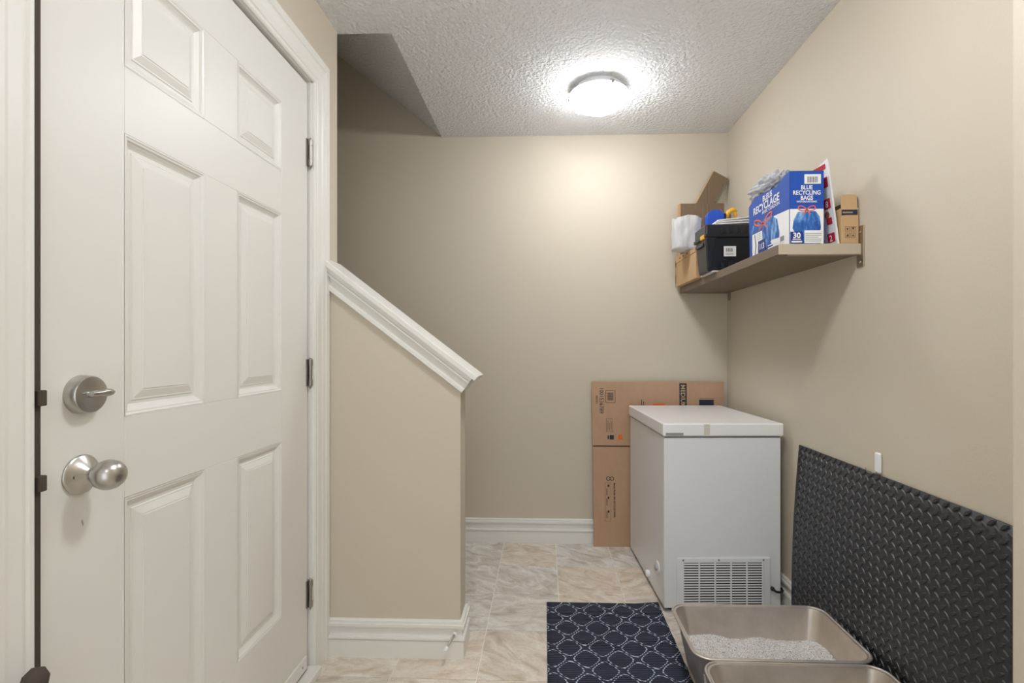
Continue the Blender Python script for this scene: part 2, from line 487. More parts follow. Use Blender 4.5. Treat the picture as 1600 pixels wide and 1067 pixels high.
box(bm, XL - .10, XL - .055, DY1 - .012, DY1 + .003, .03, DZ1)
struct('trim_4', bm, M_SEAL, label='dark brown weather seal around the door')
bm = bmesh.new()
box(bm, XL - .12, XL - .01, DY0, DY1 + .003, 0, .012, .003, 1)
box(bm, XL - .012, XL + .038, DY0 - .0, DY1 + .01, 0, .030, .003, 1)
struct('trim_5', bm, M_TRIM, label='white wooden door sill')

# door: slab of stiles and rails with six raised panels
XD = XL - .006
door = thing('door_1', 'white six-panel door with satin nickel knob and deadbolt', None, (XD, 1.28, .032), kind='structure')
ya, yb = .809, 1.757; za, zb = .034, 2.106
cols = [(.979, 1.217), (1.352, 1.583)]
rows = [(.300, .866), (1.030, 1.598), (1.734, 1.957)]
obj('door_core', B(XD - .044, XD - .016, ya, yb, za, zb), M_DOOR, door)
bm = bmesh.new()
def slab(y0, y1, z0, z1): box(bm, XD - .0165, XD, y0, y1, z0, z1, .0009, 1)
slab(ya, cols[0][0], za, zb); slab(cols[1][1], yb, za, zb)
zz = [za] + [v for r in rows for v in r] + [zb]
for k in range(0, len(zz), 2): slab(cols[0][0], cols[1][1], zz[k], zz[k + 1])
for r in rows: slab(cols[0][1], cols[1][0], r[0], r[1])
obj('stiles_and_rails', bm, M_DOOR, door)
PP = [(0, 0), (.003, .0), (.006, -.002), (.009, -.0025), (.012, -.006), (.018, -.0105), (.022, -.0125), (.028, -.0125), (.030, -.0105), (.033, -.0105), (.048, -.0048), (.051, -.0048), (.052, -.0033), (.056, -.0033)]
for (z0, z1) in rows:
    for (y0, y1) in cols:
        bm = bmesh.new(); rings = []
        for d, h in PP:
            rings.append([Vector((XD + h, y0 + d, z0 + d)), Vector((XD + h, y1 - d, z0 + d)), Vector((XD + h, y1 - d, z1 - d)), Vector((XD + h, y0 + d, z1 - d))])
        loft(bm, rings, True, False, True)
        obj('panel', bm, M_DOOR, door)
sw = obj('door_sweep', B(XD - .001, XD + .006, ya + .01, yb - .012, .036, .082, .001, 1), M_TRIM, door)
for y in (1.0, 1.3, 1.6, 1.71):
    obj('screw', lathe(bmesh.new(), [(.0035, 0), (.0035, .0015), (.001, .002)], (XD + .006, y, .06), (1, 0, 0), 10), M_HINGE, sw)
obj('sweep_brush', B(XD - .002, XD + .004, ya + .01, yb - .012, .031, .037), M_SEAL, door)
# hardware
ky, kz = .882, .938
kn = obj('door_knob', lathe(bmesh.new(), [(.010, .018), (.0125, .026), (.0145, .030), (.019, .034), (.0245, .041), (.0272, .050), (.0272, .057), (.0245, .066), (.019, .0735), (.011, .078), (.003, .0797), (0, .080)], (XD, ky, kz), (1, 0, 0), 40), M_NICKEL, door, True)
obj('rose', lathe(bmesh.new(), [(.0355, 0), (.0358, .003), (.0345, .005), (.0325, .006), (.024, .012), (.016, .0185), (.0125, .022), (.0118, .028)], (XD, ky, kz), (1, 0, 0), 40), M_NICKEL, kn, 'auto')
obj('privacy_pin', lathe(bmesh.new(), [(.0042, .0), (.0042, .0122), (.003, .0123), (.0028, .006), (0, .006)], (XD, ky - .021, kz), (1, 0, 0), 14), M_DARKSLOT, kn, True)
dz_ = 1.083
db = obj('deadbolt', lathe(bmesh.new(), [(.0355, 0), (.0355, .006), (.034, .018), (.0325, .0205), (.031, .021), (0, .0212)], (XD, ky + .002, dz_), (1, 0, 0), 40), M_NICKEL, door, 'auto')
bm = lathe(bmesh.new(), [(.0055, .020), (.0055, .030)], (XD, ky - .004, dz_), (1, 0, 0), 16)
rings = []
for s_, w_, h_ in ((-.008, .006, .005), (.0, .009, .0055), (.012, .006, .0045), (.024, .0075, .0075), (.034, .006, .006), (.040, .002, .002)):
    rings.append([Vector((XD + .033 + .006 * math.cos(2 * PI * i / 12) * w_ / .008, ky - .004 + s_, dz_ + .002 + h_ * math.sin(2 * PI * i / 12))) for i in range(12)])
loft(bm, rings, True, True, True)
obj('thumb_turn', bm, M_NICKEL, db, 'auto')
for z in (1.084, .942):
    obj('strike_plate', B(XD - .004, XL + .005, ya - .0125, ya + .003, z - .013, z + .013, .0015, 1), M_SEAL, door)
obj('scuff_mark', (lambda bm: (prism(bm, [(XD + .0002, .884, .852), (XD + .0002, .886, .856), (XD + .0002, .889, .846), (XD + .0002, .887, .842)], (.0001, 0, 0)), bm)[1])(bmesh.new()), M_GREYP, door)
for z, full_ in ((1.861, 0), (1.079, 1), (.293, 0)):
    hy = DY1 - .004
    h = obj('hinge', lathe(bmesh.new(), [(.0062, -.046), (.0062, .046)], (XD + .010, hy, z), (0, 0, 1), 16), M_HINGE, door, 'auto')
    bm = bmesh.new()
    for k in (-1, 1): lathe(bm, [(.0075, -.011), (.0078, 0), (.0075, .011)], (XD + .010, hy, z + k * .036), (0, 0, 1), 16)
    lathe(bm, [(.0066, 0), (.0048, .004), (.001, .007)], (XD + .010, hy, z + .046), (0, 0, 1), 12)
    lathe(bm, [(.0066, 0), (.0040, .006), (.001, .012)], (XD + .010, hy, z - .046), (0, 0, -1), 12)
    obj('knuckle', bm, M_HINGE, h, 'auto')
    bm = bmesh.new(); box(bm, XD - .002, XD + .004, hy - .014, hy, z - .047, z + .047); box(bm, XD - .002, XD + .007, hy, hy + .011, z - .047, z + .047)
    obj('hinge_leaf', bm, M_HINGE, h)

# ------------------------------------------------------------------ ceiling lamps
def dome_lamp(loc, label, power, r=.142):
    t = thing('ceiling_lamp', label, 'lamp', loc, 'dome ceiling lamps')
    x, y, z = loc
    obj('base_pan', lathe(bmesh.new(), [(.112, 0), (.128, .024), (.1415, .0375), (.03, .0378)], (x, y, z), (0, 0, -1), 48), M_WPLASTIC, t, 'auto')
    bm = bmesh.new(); pr = []
    for k in range(15):
        a = k / 14 * PI / 2
        pr.append((r * math.cos(a), .041 + .076 * math.sin(a)))
    pr = [(r - .004, .038)] + pr
    lathe(bm, pr, (x, y, z), (0, 0, -1), 56)
    obj('glass_dome', bm, glow(power), t, True)
    for a in (20, 140, 260):
        a = math.radians(a + 30)
        cx, cy = x + math.cos(a) * (r + .001), y + math.sin(a) * (r + .001)
        bm = B(cx - .007, cx + .007, cy - .007, cy + .007, z - .050, z - .030, .002, 1)
        c = obj('clip', bm, M_HINGE, t)
        obj('clip_arm', tube(bmesh.new(), [(x + math.cos(a) * .11, y + math.sin(a) * .11, z - .016), (cx, cy, z - .032)], .004, 8), M_HINGE, c)
    return t
dome_lamp((.268, 2.47, ZC), 'glowing white glass dome lamp on the ceiling near the back wall', LAMP['back'])
dome_lamp((.25, 1.02, ZC), 'glowing white glass dome lamp on the ceiling beside the door', LAMP['door'])
dome_lamp((.0, -.75, ZC), 'added fill dome lamp, out of view at the far end of the room', LAMP['far'])  # added lamp behind the camera, there only to brighten the room

# ------------------------------------------------------------------ chest freezer
FX, FY = .772, 2.592
fz = thing('chest_freezer', 'white chest freezer standing in the corner by cardboard', 'freezer', (FX, FY, 0))
hw, hd = .259, .346
x0, x1, y0, y1 = FX - hw, FX + hw, FY - hd, FY + hd
obj('body', B(x0, x1, y0, y1, .018, .772, .006, 2), M_FREEZERG, fz)
obj('gasket', B(x0 + .004, x1 - .004, y0 + .004, y1 - .004, .771, .7765), M_DARKSLOT, fz)
lid = obj('lid', B(x0 - .008, x1 + .006, y0 - .012, y1, .780, .834, .005, 2), M_FREEZER, fz)
obj('lid_rim', B(x0 - .004, x1 + .003, y0 - .006, y1 - .004, .7765, .781, .001, 1), M_FREEZERG, lid)
obj('handle_recess', B(x0 + .004, x0 + .082, y0 - .0128, y0 - .004, .782, .7945, .001, 1), M_GREY, lid)
obj('tape_strip', B(x0 + .172, x0 + .198, y0 - .0127, y0 - .0115, .781, .832), plain('yellowed_tape', (214, 212, 200), .4), lid)
yf = y0
gr = obj('vent_panel', B(x0 + .055, x1 - .048, yf - .008, yf + .002, .012, .245, .006, 2), M_FREEZERG, fz)
gx0, gx1, gz0, gz1 = x0 + .082, x1 - .086, .030, .222
obj('vent_recess', B(gx0, gx1, yf - .0086, yf - .0075, gz0, gz1), M_DARKSLOT, gr)
ns = 17; pz = (gz1 - gz0) / ns
slat0 = None
for k in range(ns):
    zc = gz0 + pz * (k + .5)
    if slat0 is None:
        slat0 = obj('slat', B(gx0, gx1, yf - .0108, yf - .0084, zc - .0030, zc + .0030, .0006, 1), M_WPLASTIC, gr, origin=(FX, yf, zc))
    else:
        o = slat0.copy(); COL.objects.link(o); o.parent = gr; o.location = Vector((0, yf - FY, zc))
for k in range(6):
    xx = gx0 + (gx1 - gx0) * k / 5
    obj('mullion', B(xx - .003, xx + .003, yf - .0128, yf - .008, gz0 - .002, gz1 + .002, .001, 1), M_FREEZERG, gr)
for xx in (x0 + .082, (x0 + x1) / 2 - .02, x1 - .082):
    obj('screw', lathe(bmesh.new(), [(.0045, 0), (.0045, .001), (.002, .003)], (xx, yf - .008, .234), (0, -1, 0), 12), M_HINGE, gr)
bm = lathe(bmesh.new(), [(.009, 0), (.009, .008), (.006, .012)], (x1 - .040, yf, .105), (0, -1, 0), 14)
tube(bm, [(x1 - .040, yf - .010, .105), (x1 - .03, yf - .018, .098), (x1 - .012, yf - .016, .094), (x1 + .004, yf - .006, .098), (x1 + .012, yf + .02, .094)], .0055, 8)
obj('power_cord', bm, M_BLACK, fz, 'auto')
# dent on the end panel: a shallow pressed ridge
bm = bmesh.new()
loft(bm, [[Vector((x1 - .078 + a, yf - .0002 - h, .585 + z)) for a, h in ((0, 0), (.006, .0008), (.013, .0018), (.018, 0))] for z in (0, .05)] , False)
obj('dent_ridge', bm, M_FREEZERG, fz, True)
# control side: dial, drain plug
pl = obj('control_plate', lathe(bmesh.new(), [(.030, 0), (.030, .003), (.026, .005), (0, .005)], (x0, y0 + .10, .155), (-1, 0, 0), 28), M_WPLASTIC, fz, 'auto')
obj('dial', lathe(bmesh.new(), [(.013, .004), (.012, .014), (0, .015)], (x0, y0 + .10, .155), (-1, 0, 0), 20), M_GREYP, pl, 'auto')
obj('drain_plug', lathe(bmesh.new(), [(.016, 0), (.016, .012), (.013, .018), (0, .019)], (x0, y0 + .255, .06), (-1, 0, 0), 20), M_WPLASTIC, fz, 'auto')
for xx in (x0 + .04, x1 - .04):
    for yy in (y0 + .04, y1 - .04):
        obj('foot', lathe(bmesh.new(), [(.016, 0), (.018, .018)], (xx, yy, 0), (0, 0, 1), 16), M_BLACK, fz)
fz.rotation_euler = (0, 0, math.radians(2.6))

# ------------------------------------------------------------------ flattened carton behind the freezer
cb_ = thing('flattened_carton', 'flattened brown moving carton leaning on the back wall behind the freezer', 'cardboard', (.66, 2.978, 0))
lean = .028 / .965
def cpt(x, z, e=0): return Vector((x, 2.962 + lean * z - e, z))
def panelbm(x0, x1, z0, z1, xs=.0, th=.006):
    bm = bmesh.new()
    prism(bm, [cpt(x0 + xs, z0), cpt(x1, z0), cpt(x1 + .0, z1), cpt(x0, z1)], (0, th, 0)); return bm
obj('upper_panel', panelbm(.281, 1.055, .590, .966, .006), M_CARD, cb_)
obj('lower_panel', panelbm(.288, 1.050, 0, .582, .006), M_CARD, cb_)
obj('rear_panel', panelbm(.290, 1.045, .02, .94, .004, .004).__class__ and (lambda bm: (bmesh.ops.translate(bm, verts=bm.verts, vec=(0, .0062, 0)), bm)[1])(panelbm(.292, 1.045, .02, .94, .004, .004)), M_CARDE, cb_)  # panel coloured dark to paint the shade in the slit between front panels
CF = Face(cpt(.281, 0), (1, 0, 0), (0, lean, 1))
down = -PI / 2
text('lettering', '1001536789', CF, .048, .935, .034, M_INK, cb_, 'LEFT', down, sx=.92)
text('lettering', '603753', CF, .026, .885, .016, M_INK, cb_, 'LEFT', down)
decal('barcode', CF, [rect(.083, .140, .913, .9155), rect(.083, .140, .842, .8445), rect(.083, .0855, .842, .915), rect(.1375, .140, .842, .915)] + [rect(.094, .129, .857 + .0033 * k, .857 + .0033 * k + (.0012 if k % 3 else .0022)) for k in range(14)], M_INK, cb_)
decal('certificate_mark', CF, [rect(.086, .126, .748, .7495), rect(.086, .126, .670, .6715), rect(.086, .0875, .670, .748), rect(.1245, .126, .670, .748)] + [rect(.093 + .006 * k, .0945 + .006 * k, .678, .74 - .008 * (k % 3)) for k in range(5)], M_INK, cb_)
decal('grey_square', CF, [rect(.106, .131, .626, .652)], M_INKB, cb_)
decal('small_print', CF, [rect(.094, .102, .628, .650)], M_INK, cb_)
decal('orange_square', CF, [rect(.156, .180, .626, .654)], M_ORANGE, cb_)
decal('orange_square', CF, [rect(.36, .43, .826, .838)], M_ORANGE, cb_)
decal('fine_print', CF, [rect(.292 + .012 * k, .296 + .012 * k, .82, .862 - .01 * k) for k in range(2)], M_INK, cb_)
decal('navy_block', CF, [rect(.515, .558, .74, .958)], M_INKB, cb_)
text('lettering', 'MEDIUM', CF, .524, .950, .036, M_CARDL, cb_, 'LEFT', down, bold=.02, e=.0014)
decal('dimension_diagram', CF, [rect(.63, .715, .78, .862)] + [rect(.628, .717, .868, .8695)], M_INKB, cb_)
decal('recycling_marks', CF, ringpoly(.097, .397, .013, .013, .004, 12) + ringpoly(.118, .397, .013, .013, .004, 12), M_INK, cb_)
text('lettering', 'MADE FROM 100% RECYCLED PAPER', CF, .128, .372, .0145, M_INK, cb_, 'LEFT', down, sx=.85, bold=.02)
decal('care_print_box', CF, [rect(.078, .112, .372, .3732), rect(.078, .112, .148, .1492), rect(.078, .0792, .148, .372), rect(.1108, .112, .148, .372)] + ell(.095, .36, 0, 0)[:0] , M_INK, cb_)
for q in (.355, .285, .205): decal('care_icon', CF, [ell(.098, q, .0055, .008, 10)], M_INK, cb_)
for z in (.30, .24, .165):
    decal('print_line', CF, [rect(.086, .0885, z, z + .04)], M_INK, cb_); decal('print_line', CF, [rect(.092, .0935, z, z + .035)], M_INK, cb_)

# ------------------------------------------------------------------ black tread mat leaning on the right wall
MZ, MY0, MY1 = .757, .985, 2.163
XB, XT = 1.052, 1.077
mt = thing('rubber_mat', 'black diamond-tread rubber mat leaning against the right wall', 'mat', (XB, 1.6, 0))
def mp(y, s, e=0.0):
    # s = height along the sheet; the far end bows away from the wall a little
    k = s / MZ
    bow = .010 * math.sin(PI * k) * max(0, (y - 1.7) / .46)
    x = XB + (XT - XB) * k - bow
    return Vector((x - e, y + .014 * max(0, (y - 1.9) / .26) * (1 - k), s))
bm = bmesh.new(); NYs, NZs = 24, 10
fr_, bk_ = [], []
for i in range(NYs + 1):
    y = MY0 + (MY1 - MY0) * i / NYs
    fr_.append([bm.verts.new(mp(y, MZ * j / NZs)) for j in range(NZs + 1)])
    bk_.append([bm.verts.new(mp(y, MZ * j / NZs, -.005)) for j in range(NZs + 1)])
for i in range(NYs):
    for j in range(NZs):
        bm.faces.new((fr_[i][j], fr_[i + 1][j], fr_[i + 1][j + 1], fr_[i][j + 1]))
        bm.faces.new((bk_[i][j], bk_[i][j + 1], bk_[i + 1][j + 1], bk_[i + 1][j]))
for i in range(NYs):
    bm.faces.new((fr_[i][0], bk_[i][0], bk_[i + 1][0], fr_[i + 1][0])); bm.faces.new((fr_[i][-1], fr_[i + 1][-1], bk_[i + 1][-1], bk_[i][-1]))
for j in range(NZs):
    bm.faces.new((fr_[0][j], fr_[0][j + 1], bk_[0][j + 1], bk_[0][j])); bm.faces.new((fr_[-1][j], bk_[-1][j], bk_[-1][j + 1], fr_[-1][j + 1]))
obj('sheet', bm, M_RUBBER, mt, True)
V, Fc = [], []
pitch = .0345
def lug(yc, sc, a, L=.0165, W=.0056, h=.0028):
    c, s = math.cos(a), math.sin(a); b0 = len(V)
    ring = [(-L, 0), (-L * .55, W * .8), (0, W), (L * .55, W * .8), (L, 0), (L * .55, -W * .8), (0, -W), (-L * .55, -W * .8)]
    for k, e in ((1, .0), (.72, h)):
        for (p, q) in ring:
            yy, ss = yc + (p * c - q * s) * k, sc + (p * s + q * c) * k
            V.append(tuple(mp(min(max(yy, MY0), MY1), min(max(ss, 0), MZ), e)))
    for k in range(8): Fc.append((b0 + k, b0 + (k + 1) % 8, b0 + 8 + (k + 1) % 8, b0 + 8 + k))
    Fc.append(tuple(b0 + 8 + k for k in range(8)))
ny, nz = int((MY1 - MY0) / (pitch / 2)), int(MZ / (pitch / 2))
for i in range(ny + 1):
    for j in range(nz + 1):
        if (i + j) % 2: continue
        y, s = MY0 + .004 + i * pitch / 2, .006 + j * pitch / 2
        if y > MY1 - .008 or s > MZ - .008: continue
        lug(y, s, math.radians(-38 if j % 2 else 48))
me = bpy.data.meshes.new('tread_lugs'); me.from_pydata(V, [], Fc); me.update(); me.materials.append(M_RUBBER)
for v in me.vertices: v.co -= Vector(mt.location)
lg = bpy.data.objects.new('tread_lugs', me); COL.objects.link(lg); lg.parent = mt; lg['kind'] = 'stuff'

# ------------------------------------------------------------------ adhesive hook
hk = thing('wall_hook', 'small white adhesive hook on the wall above the black mat', 'hook', (XR, 1.664, .79))
obj('hook_plate', B(XR - .010, XR, 1.650, 1.678, .762, .829, .006, 3), M_WPLASTIC, hk)
obj('wire_hook', tube(bmesh.new(), [(XR - .008, 1.664, .768), (XR - .022, 1.668, .760), (XR - .034, 1.674, .764), (XR - .038, 1.678, .776)], .0013, 6), M_HINGE, hk)

# ------------------------------------------------------------------ doorstop
ds = thing('door_stop', 'small white spring doorstop on the half-wall baseboard', 'doorstop', (-.333, YH0 - .016, .098))
dv = Vector((-.35, -.9, -.38)).normalized(); o_ = Vector((-.333, YH0 - .016, .098))
obj('mount', lathe(bmesh.new(), [(.008, 0), (.007, .004), (.004, .006)], o_, (0, -1, 0), 14), M_WPLASTIC, ds, 'auto')
obj('rod', tube(bmesh.new(), [o_, o_ + dv * .03, o_ + dv * .062], .0034, 10), M_NICKEL, ds, True)
obj('rubber_tip', lathe(bmesh.new(), [(.006, .058), (.0072, .064), (.0072, .072), (.004, .075)], o_, dv, 14), M_WPLASTIC, ds, 'auto')

# ------------------------------------------------------------------ rug
RX0, RX1, RY0, RY1 = .012, .519, .95, 2.302
bm = bmesh.new(); nx, ny = 20, 270
g_ = []
def rug_z(x, y):
    rip = .0035 * max(0, (x - .34) / .157) * (.5 + .5 * math.sin(y * 70 + x * 9)) * max(0, min(1, (2.28 - y) * 6))
    up = .007 * max(0, (x - .42) / .08) * max(0, (y - 2.2) / .1)
    return .0032 + .0009 * math.sin(y * 2 * PI / .0105) + rip + up
for i in range(nx + 1):
    x = RX0 + (RX1 - RX0) * i / nx
    g_.append([bm.verts.new((x, RY0 + (RY1 - RY0) * j / ny, rug_z(x, RY0 + (RY1 - RY0) * j / ny))) for j in range(ny + 1)])
for i in range(nx):
    for j in range(ny): bm.faces.new((g_[i][j], g_[i + 1][j], g_[i + 1][j + 1], g_[i][j + 1]))
edge = [g_[i][0] for i in range(nx + 1)] + [g_[nx][j] for j in range(1, ny + 1)] + [g_[i][ny] for i in range(nx - 1, -1, -1)] + [g_[0][j] for j in range(ny - 1, 0, -1)]
low = [bm.verts.new((v.co.x, v.co.y, 0.0003)) for v in edge]
for k in range(len(edge)):
    q = (k + 1) % len(edge); bm.faces.new((edge[k], low[k], low[q], edge[q]))
tag(obj('trellis_rug', bm, M_RUG, None, True, origin=(RX0 + .022, RY1 - .0, 0)), 'dark ribbed rug with pale trellis pattern on the tile floor', 'rug')

# ------------------------------------------------------------------ steel litter trays
def rrect(x0, x1, y0, y1, r, z, n=7):
    pts = []
    for cx, cy, a0 in ((x1 - r, y1 - r, 0), (x0 + r, y1 - r, PI / 2), (x0 + r, y0 + r, PI), (x1 - r, y0 + r, 1.5 * PI)):
        for k in range(n + 1):
            a = a0 + PI / 2 * k / n; pts.append(Vector((cx + r * math.cos(a), cy + r * math.sin(a), z)))
    return pts
def tray(x0, x1, y0, y1, zr, label):
    t = thing('litter_tray', label, 'litter tray', ((x0 + x1) / 2, (y0 + y1) / 2, 0), 'steel litter trays')
    def ring(ins, z, r): return rrect(x0 + ins, x1 - ins, y0 + ins, y1 - ins, r, z)
    bm = bmesh.new()
    tp = .040
    rings = [ring(.003, zr - .004, .055), ring(.003 + .010, zr - .0035, .047), ring(.014 + tp * .1, zr - .02, .046), ring(.012 + tp * .9, .016, .04), ring(.014 + tp, .004, .035), ring(.022 + tp, .0, .03)]
    inner = [ring(.024 + tp, .003, .03), ring(.018 + tp, .006, .035), ring(.015 + tp * .9, .018, .04), ring(.016 + tp * .1, zr - .018, .046), ring(.0145, zr - .0025, .047), ring(.004, zr - .0015, .055)]
    loft(bm, rings + inner, True, False, False)
    bm.verts.ensure_lookup_table()
    n = len(rings[0])
    bm.faces.new([bm.verts[5 * n + i] for i in range(n)]); bm.faces.new([bm.verts[6 * n + i] for i in range(n)])
    obj('basin', bm, M_STEEL, t, 'auto')
    bm = bmesh.new(); loop = ring(.004, zr - .002, .055); m = len(loop); rr = []
    for i, p in enumerate(loop):
        d = (loop[(i + 1) % m] - loop[i - 1]).normalized(); nrm = Vector((d.y, -d.x, 0))
        rr.append([p + nrm * (.0045 * math.cos(2 * PI * k / 8)) + Vector((0, 0, .0035 * math.sin(2 * PI * k / 8))) for k in range(8)])
    loft(bm, rr + [rr[0]], True); bmesh.ops.remove_doubles(bm, verts=bm.verts, dist=1e-6)
    obj('rolled_rim', bm, M_STEEL, t, True)
    return t
TZ = .192
tray(.474, 1.043, 1.590, 1.938, TZ, 'stainless steel litter tray filled with grey litter, against the freezer')
tray(.484, 1.040, 1.215, 1.586, TZ, 'stainless steel litter tray touching the near rim of the litter-filled tray')
# litter
def lit_z(x, y):
    k = noise.noise(Vector((x * 9, y * 9, 3.3))) * .012 + noise.noise(Vector((x * 30, y * 30, 1.3))) * .004
    return .104 + k - .014 * max(0, (x - .80) / .2) - .016 * max(0, (y - 1.80) / .1) + .012 * max(0, (.68 - x) / .16)
lt = bmesh.new(); gg = []
lx0, lx1, ly0, ly1 = .512, 1.004, 1.629, 1.900
nx, ny = 46, 30
for i in range(nx + 1):
    gg.append([])
    for j in range(ny + 1):
        x, y = lx0 + (lx1 - lx0) * i / nx, ly0 + (ly1 - ly0) * j / ny
        gg[-1].append(lt.verts.new((x, y, lit_z(x, y))))
for i in range(nx):
    for j in range(ny): lt.faces.new((gg[i][j], gg[i + 1][j], gg[i + 1][j + 1], gg[i][j + 1]))
ed = [gg[i][0] for i in range(nx + 1)] + [gg[nx][j] for j in range(1, ny + 1)] + [gg[i][ny] for i in range(nx - 1, -1, -1)] + [gg[0][j] for j in range(ny - 1, 0, -1)]
cxm, cym = (lx0 + lx1) / 2, (ly0 + ly1) / 2
lo = [lt.verts.new((cxm + (v.co.x - cxm) * .93, cym + (v.co.y - cym) * .86, .008)) for v in ed]
for k in range(len(ed)):
    q = (k + 1) % len(ed); lt.faces.new((ed[k], lo[k], lo[q], ed[q]))
lt.faces.new(lo)
lit = obj('cat_litter', lt, M_LITTER, None, True, origin=(cxm, cym, .008))
tag(lit, 'heap of pale grey clumping litter in the steel tray', 'litter', kind='stuff')
V, Fc = [], []
for k in range(9000):
    x, y = random.uniform(lx0, lx1), random.uniform(ly0, ly1); z = lit_z(x, y) + .0004
    r = random.choice((.0011, .0015, .0019, .0026)); b0 = len(V)
    a = random.uniform(0, PI)
    for (p, q, w) in ((1, 0, 0), (0, 1, 0), (-1, 0, 0), (0, -1, 0), (0, 0, 1), (0, 0, -1)):
        V.append((x + r * (p * math.cos(a) - q * math.sin(a)) * random.uniform(.7, 1.2) - cxm, y + r * (p * math.sin(a) + q * math.cos(a)) - cym, z + r * w * .8 - .008))
    for f in ((0, 1, 4), (1, 2, 4), (2, 3, 4), (3, 0, 4), (1, 0, 5), (2, 1, 5), (3, 2, 5), (0, 3, 5)): Fc.append(tuple(b0 + i for i in f))
me = bpy.data.meshes.new('litter_granules'); me.from_pydata(V, [], Fc); me.update(); me.materials.append(M_GRAN)
o = bpy.data.objects.new('litter_granules', me); COL.objects.link(o); o.parent = lit; o['kind'] = 'stuff'

# ------------------------------------------------------------------ shelf
SX0, SX1, SY0, SY1, SZ0, SZ1 = .806, XR - .002, 1.757, 3.004, 1.488, 1.523
sh = thing('wall_shelf', 'brown laminate shelf on metal brackets on the right wall', 'shelf', (.95, 2.38, SZ0))
obj('board', B(SX0, SX1, SY0, SY1, SZ0, SZ1, .0015, 1), M_SHELF, sh)
obj('end_band', B(SX0 - .0005, SX1, SY0 - .0025, SY0 + .0005, SZ0, SZ1 + .0005), M_SHELFEDGE, sh)
for yy in (SY0 - .002, SY1 - .03):
    bm = bmesh.new(); box(bm, XR - .004, XR, yy - .014, yy + .024, SZ0 - .045, SZ1 + .062, .0015, 1)
    br = obj('bracket', bm, M_BRACKET, sh)
    obj('bracket_arm', B(SX0 + .03, XR - .003, yy + .0, yy + .022, SZ0 - .003, SZ0 - .0002), M_BRACKET, br)
    for zz_ in (SZ0 - .028, SZ1 + .04):
        obj('screw', lathe(bmesh.new(), [(.005, 0), (.005, .001), (.002, .003)], (XR - .004, yy + .004, zz_), (-1, 0, 0), 12), M_NICKEL, br)
ZS = SZ1 + .0006

# small carton at the near end
c1_ = thing('small_carton', 'small brown carton with navy stripe at the open end of the shelf', 'box', (1.053, 1.86, ZS))
cx0, cx1, cy0, cy1, ct = 1.0215, 1.080, 1.764, 1.93, 1.648
obj('carton_body', B(cx0, cx1, cy0, cy1, ZS, ct, .0015, 1), M_CARDL, c1_)
bm = bmesh.new()
prism(bm, [(cx0, cy0 + .002, ct), (cx1 - .003, cy0 + .002, ct), (cx1 - .004, cy0 + .004, ct + .042), (cx1 - .009, cy0 + .004, ct + .047), (cx0 + .006, cy0 + .004, ct + .047), (cx0, cy0 + .004, ct + .042)], (0, .002, 0))
obj('open_flap', bm, M_CARDL, c1_)
obj('side_flap', B(cx1 - .003, cx1 - .001, cy0 + .006, cy1 - .01, ct, ct + .04), M_CARDE, c1_)
F1 = Face((cx0, cy0, ZS), (1, 0, 0), (0, 0, 1))
decal('navy_stripe', F1, [[(0, .098), (.012, .100), (.054, .100), (.054, .118), (0, .118)]], M_INKB, c1_)
decal('stripe_print', F1, [rect(.004 + .0043 * k, .0072 + .0043 * k, .106, .111) for k in range(8)], M_CARDL, c1_, .001)
ic = []
for ax, bz in ((.020, .052), (.039, .052), (.020, .030), (.039, .030)):
    ic += [rect(ax - .007, ax + .007, bz + .0075, bz + .0085), rect(ax - .007, ax + .007, bz - .0085, bz - .0075), rect(ax - .0078, ax - .0068, bz - .0085, bz + .0085), rect(ax + .0068, ax + .0078, bz - .0085, bz + .0085)]
ic += [[(.016, .054), (.024, .054), (.020, .047)], [(.035, .057), (.043, .057), (.039, .047)], rect(.0195, .0205, .050, .058), [(.016, .026), (.024, .026), (.022, .036)], [(.034, .030), (.044, .030), (.039, .025)], rect(.0385, .0395, .029, .036)]
decal('handling_symbols', F1, ic, M_INK, c1_)

# flyers standing along the box
fy_ = thing('flyer_stack', 'stack of red and white store flyers leaning beside the blue box', 'flyers', (1.0, 1.86, ZS))
pN, pF = Vector((1.009, 1.764, ZS)), Vector((.986, 2.02, ZS))
tN, tF = Vector((.977, 1.772, 1.822)), Vector((.967, 2.00, 1.772))
for k in range(3):
    off = Vector((.0032 * k, .002 * k, 0)); bm = bmesh.new()
    prism(bm, [p + off for p in (pN, pF, tF - Vector((0, 0, .006 * k)), tN - Vector((0, 0, .006 * k)))], (.0026, .0003, 0))
    s_ = obj('flyer', bm, M_WHITEP, fy_)
rgt = (pN - pF).normalized(); up_ = (tN - pN).normalized()
FF = Face(pN, rgt, up_)
if FF.n.x > 0: FF.n = -FF.n
for q in (rect(-.046, -.008, .012, .044), rect(-.040, -.012, .075, .098), rect(-.046, -.010, .130, .165), rect(-.046, -.010, .205, .240), rect(-.13, -.012, .268, .286)): decal('red_price', FF, [q], M_RED, fy_, .0008)
text('price_print', '2', FF, -.036, .016, .030, M_WHITEP, fy_, e=.0014, bold=.02)
text('price_print', '8', FF, -.036, .136, .030, M_WHITEP, fy_, e=.0014, bold=.02)
decal('food_picture', FF, [ell(-.034, .110, .013, .012)], plain('brown_food_print', (176, 108, 64), .6), fy_, .001)

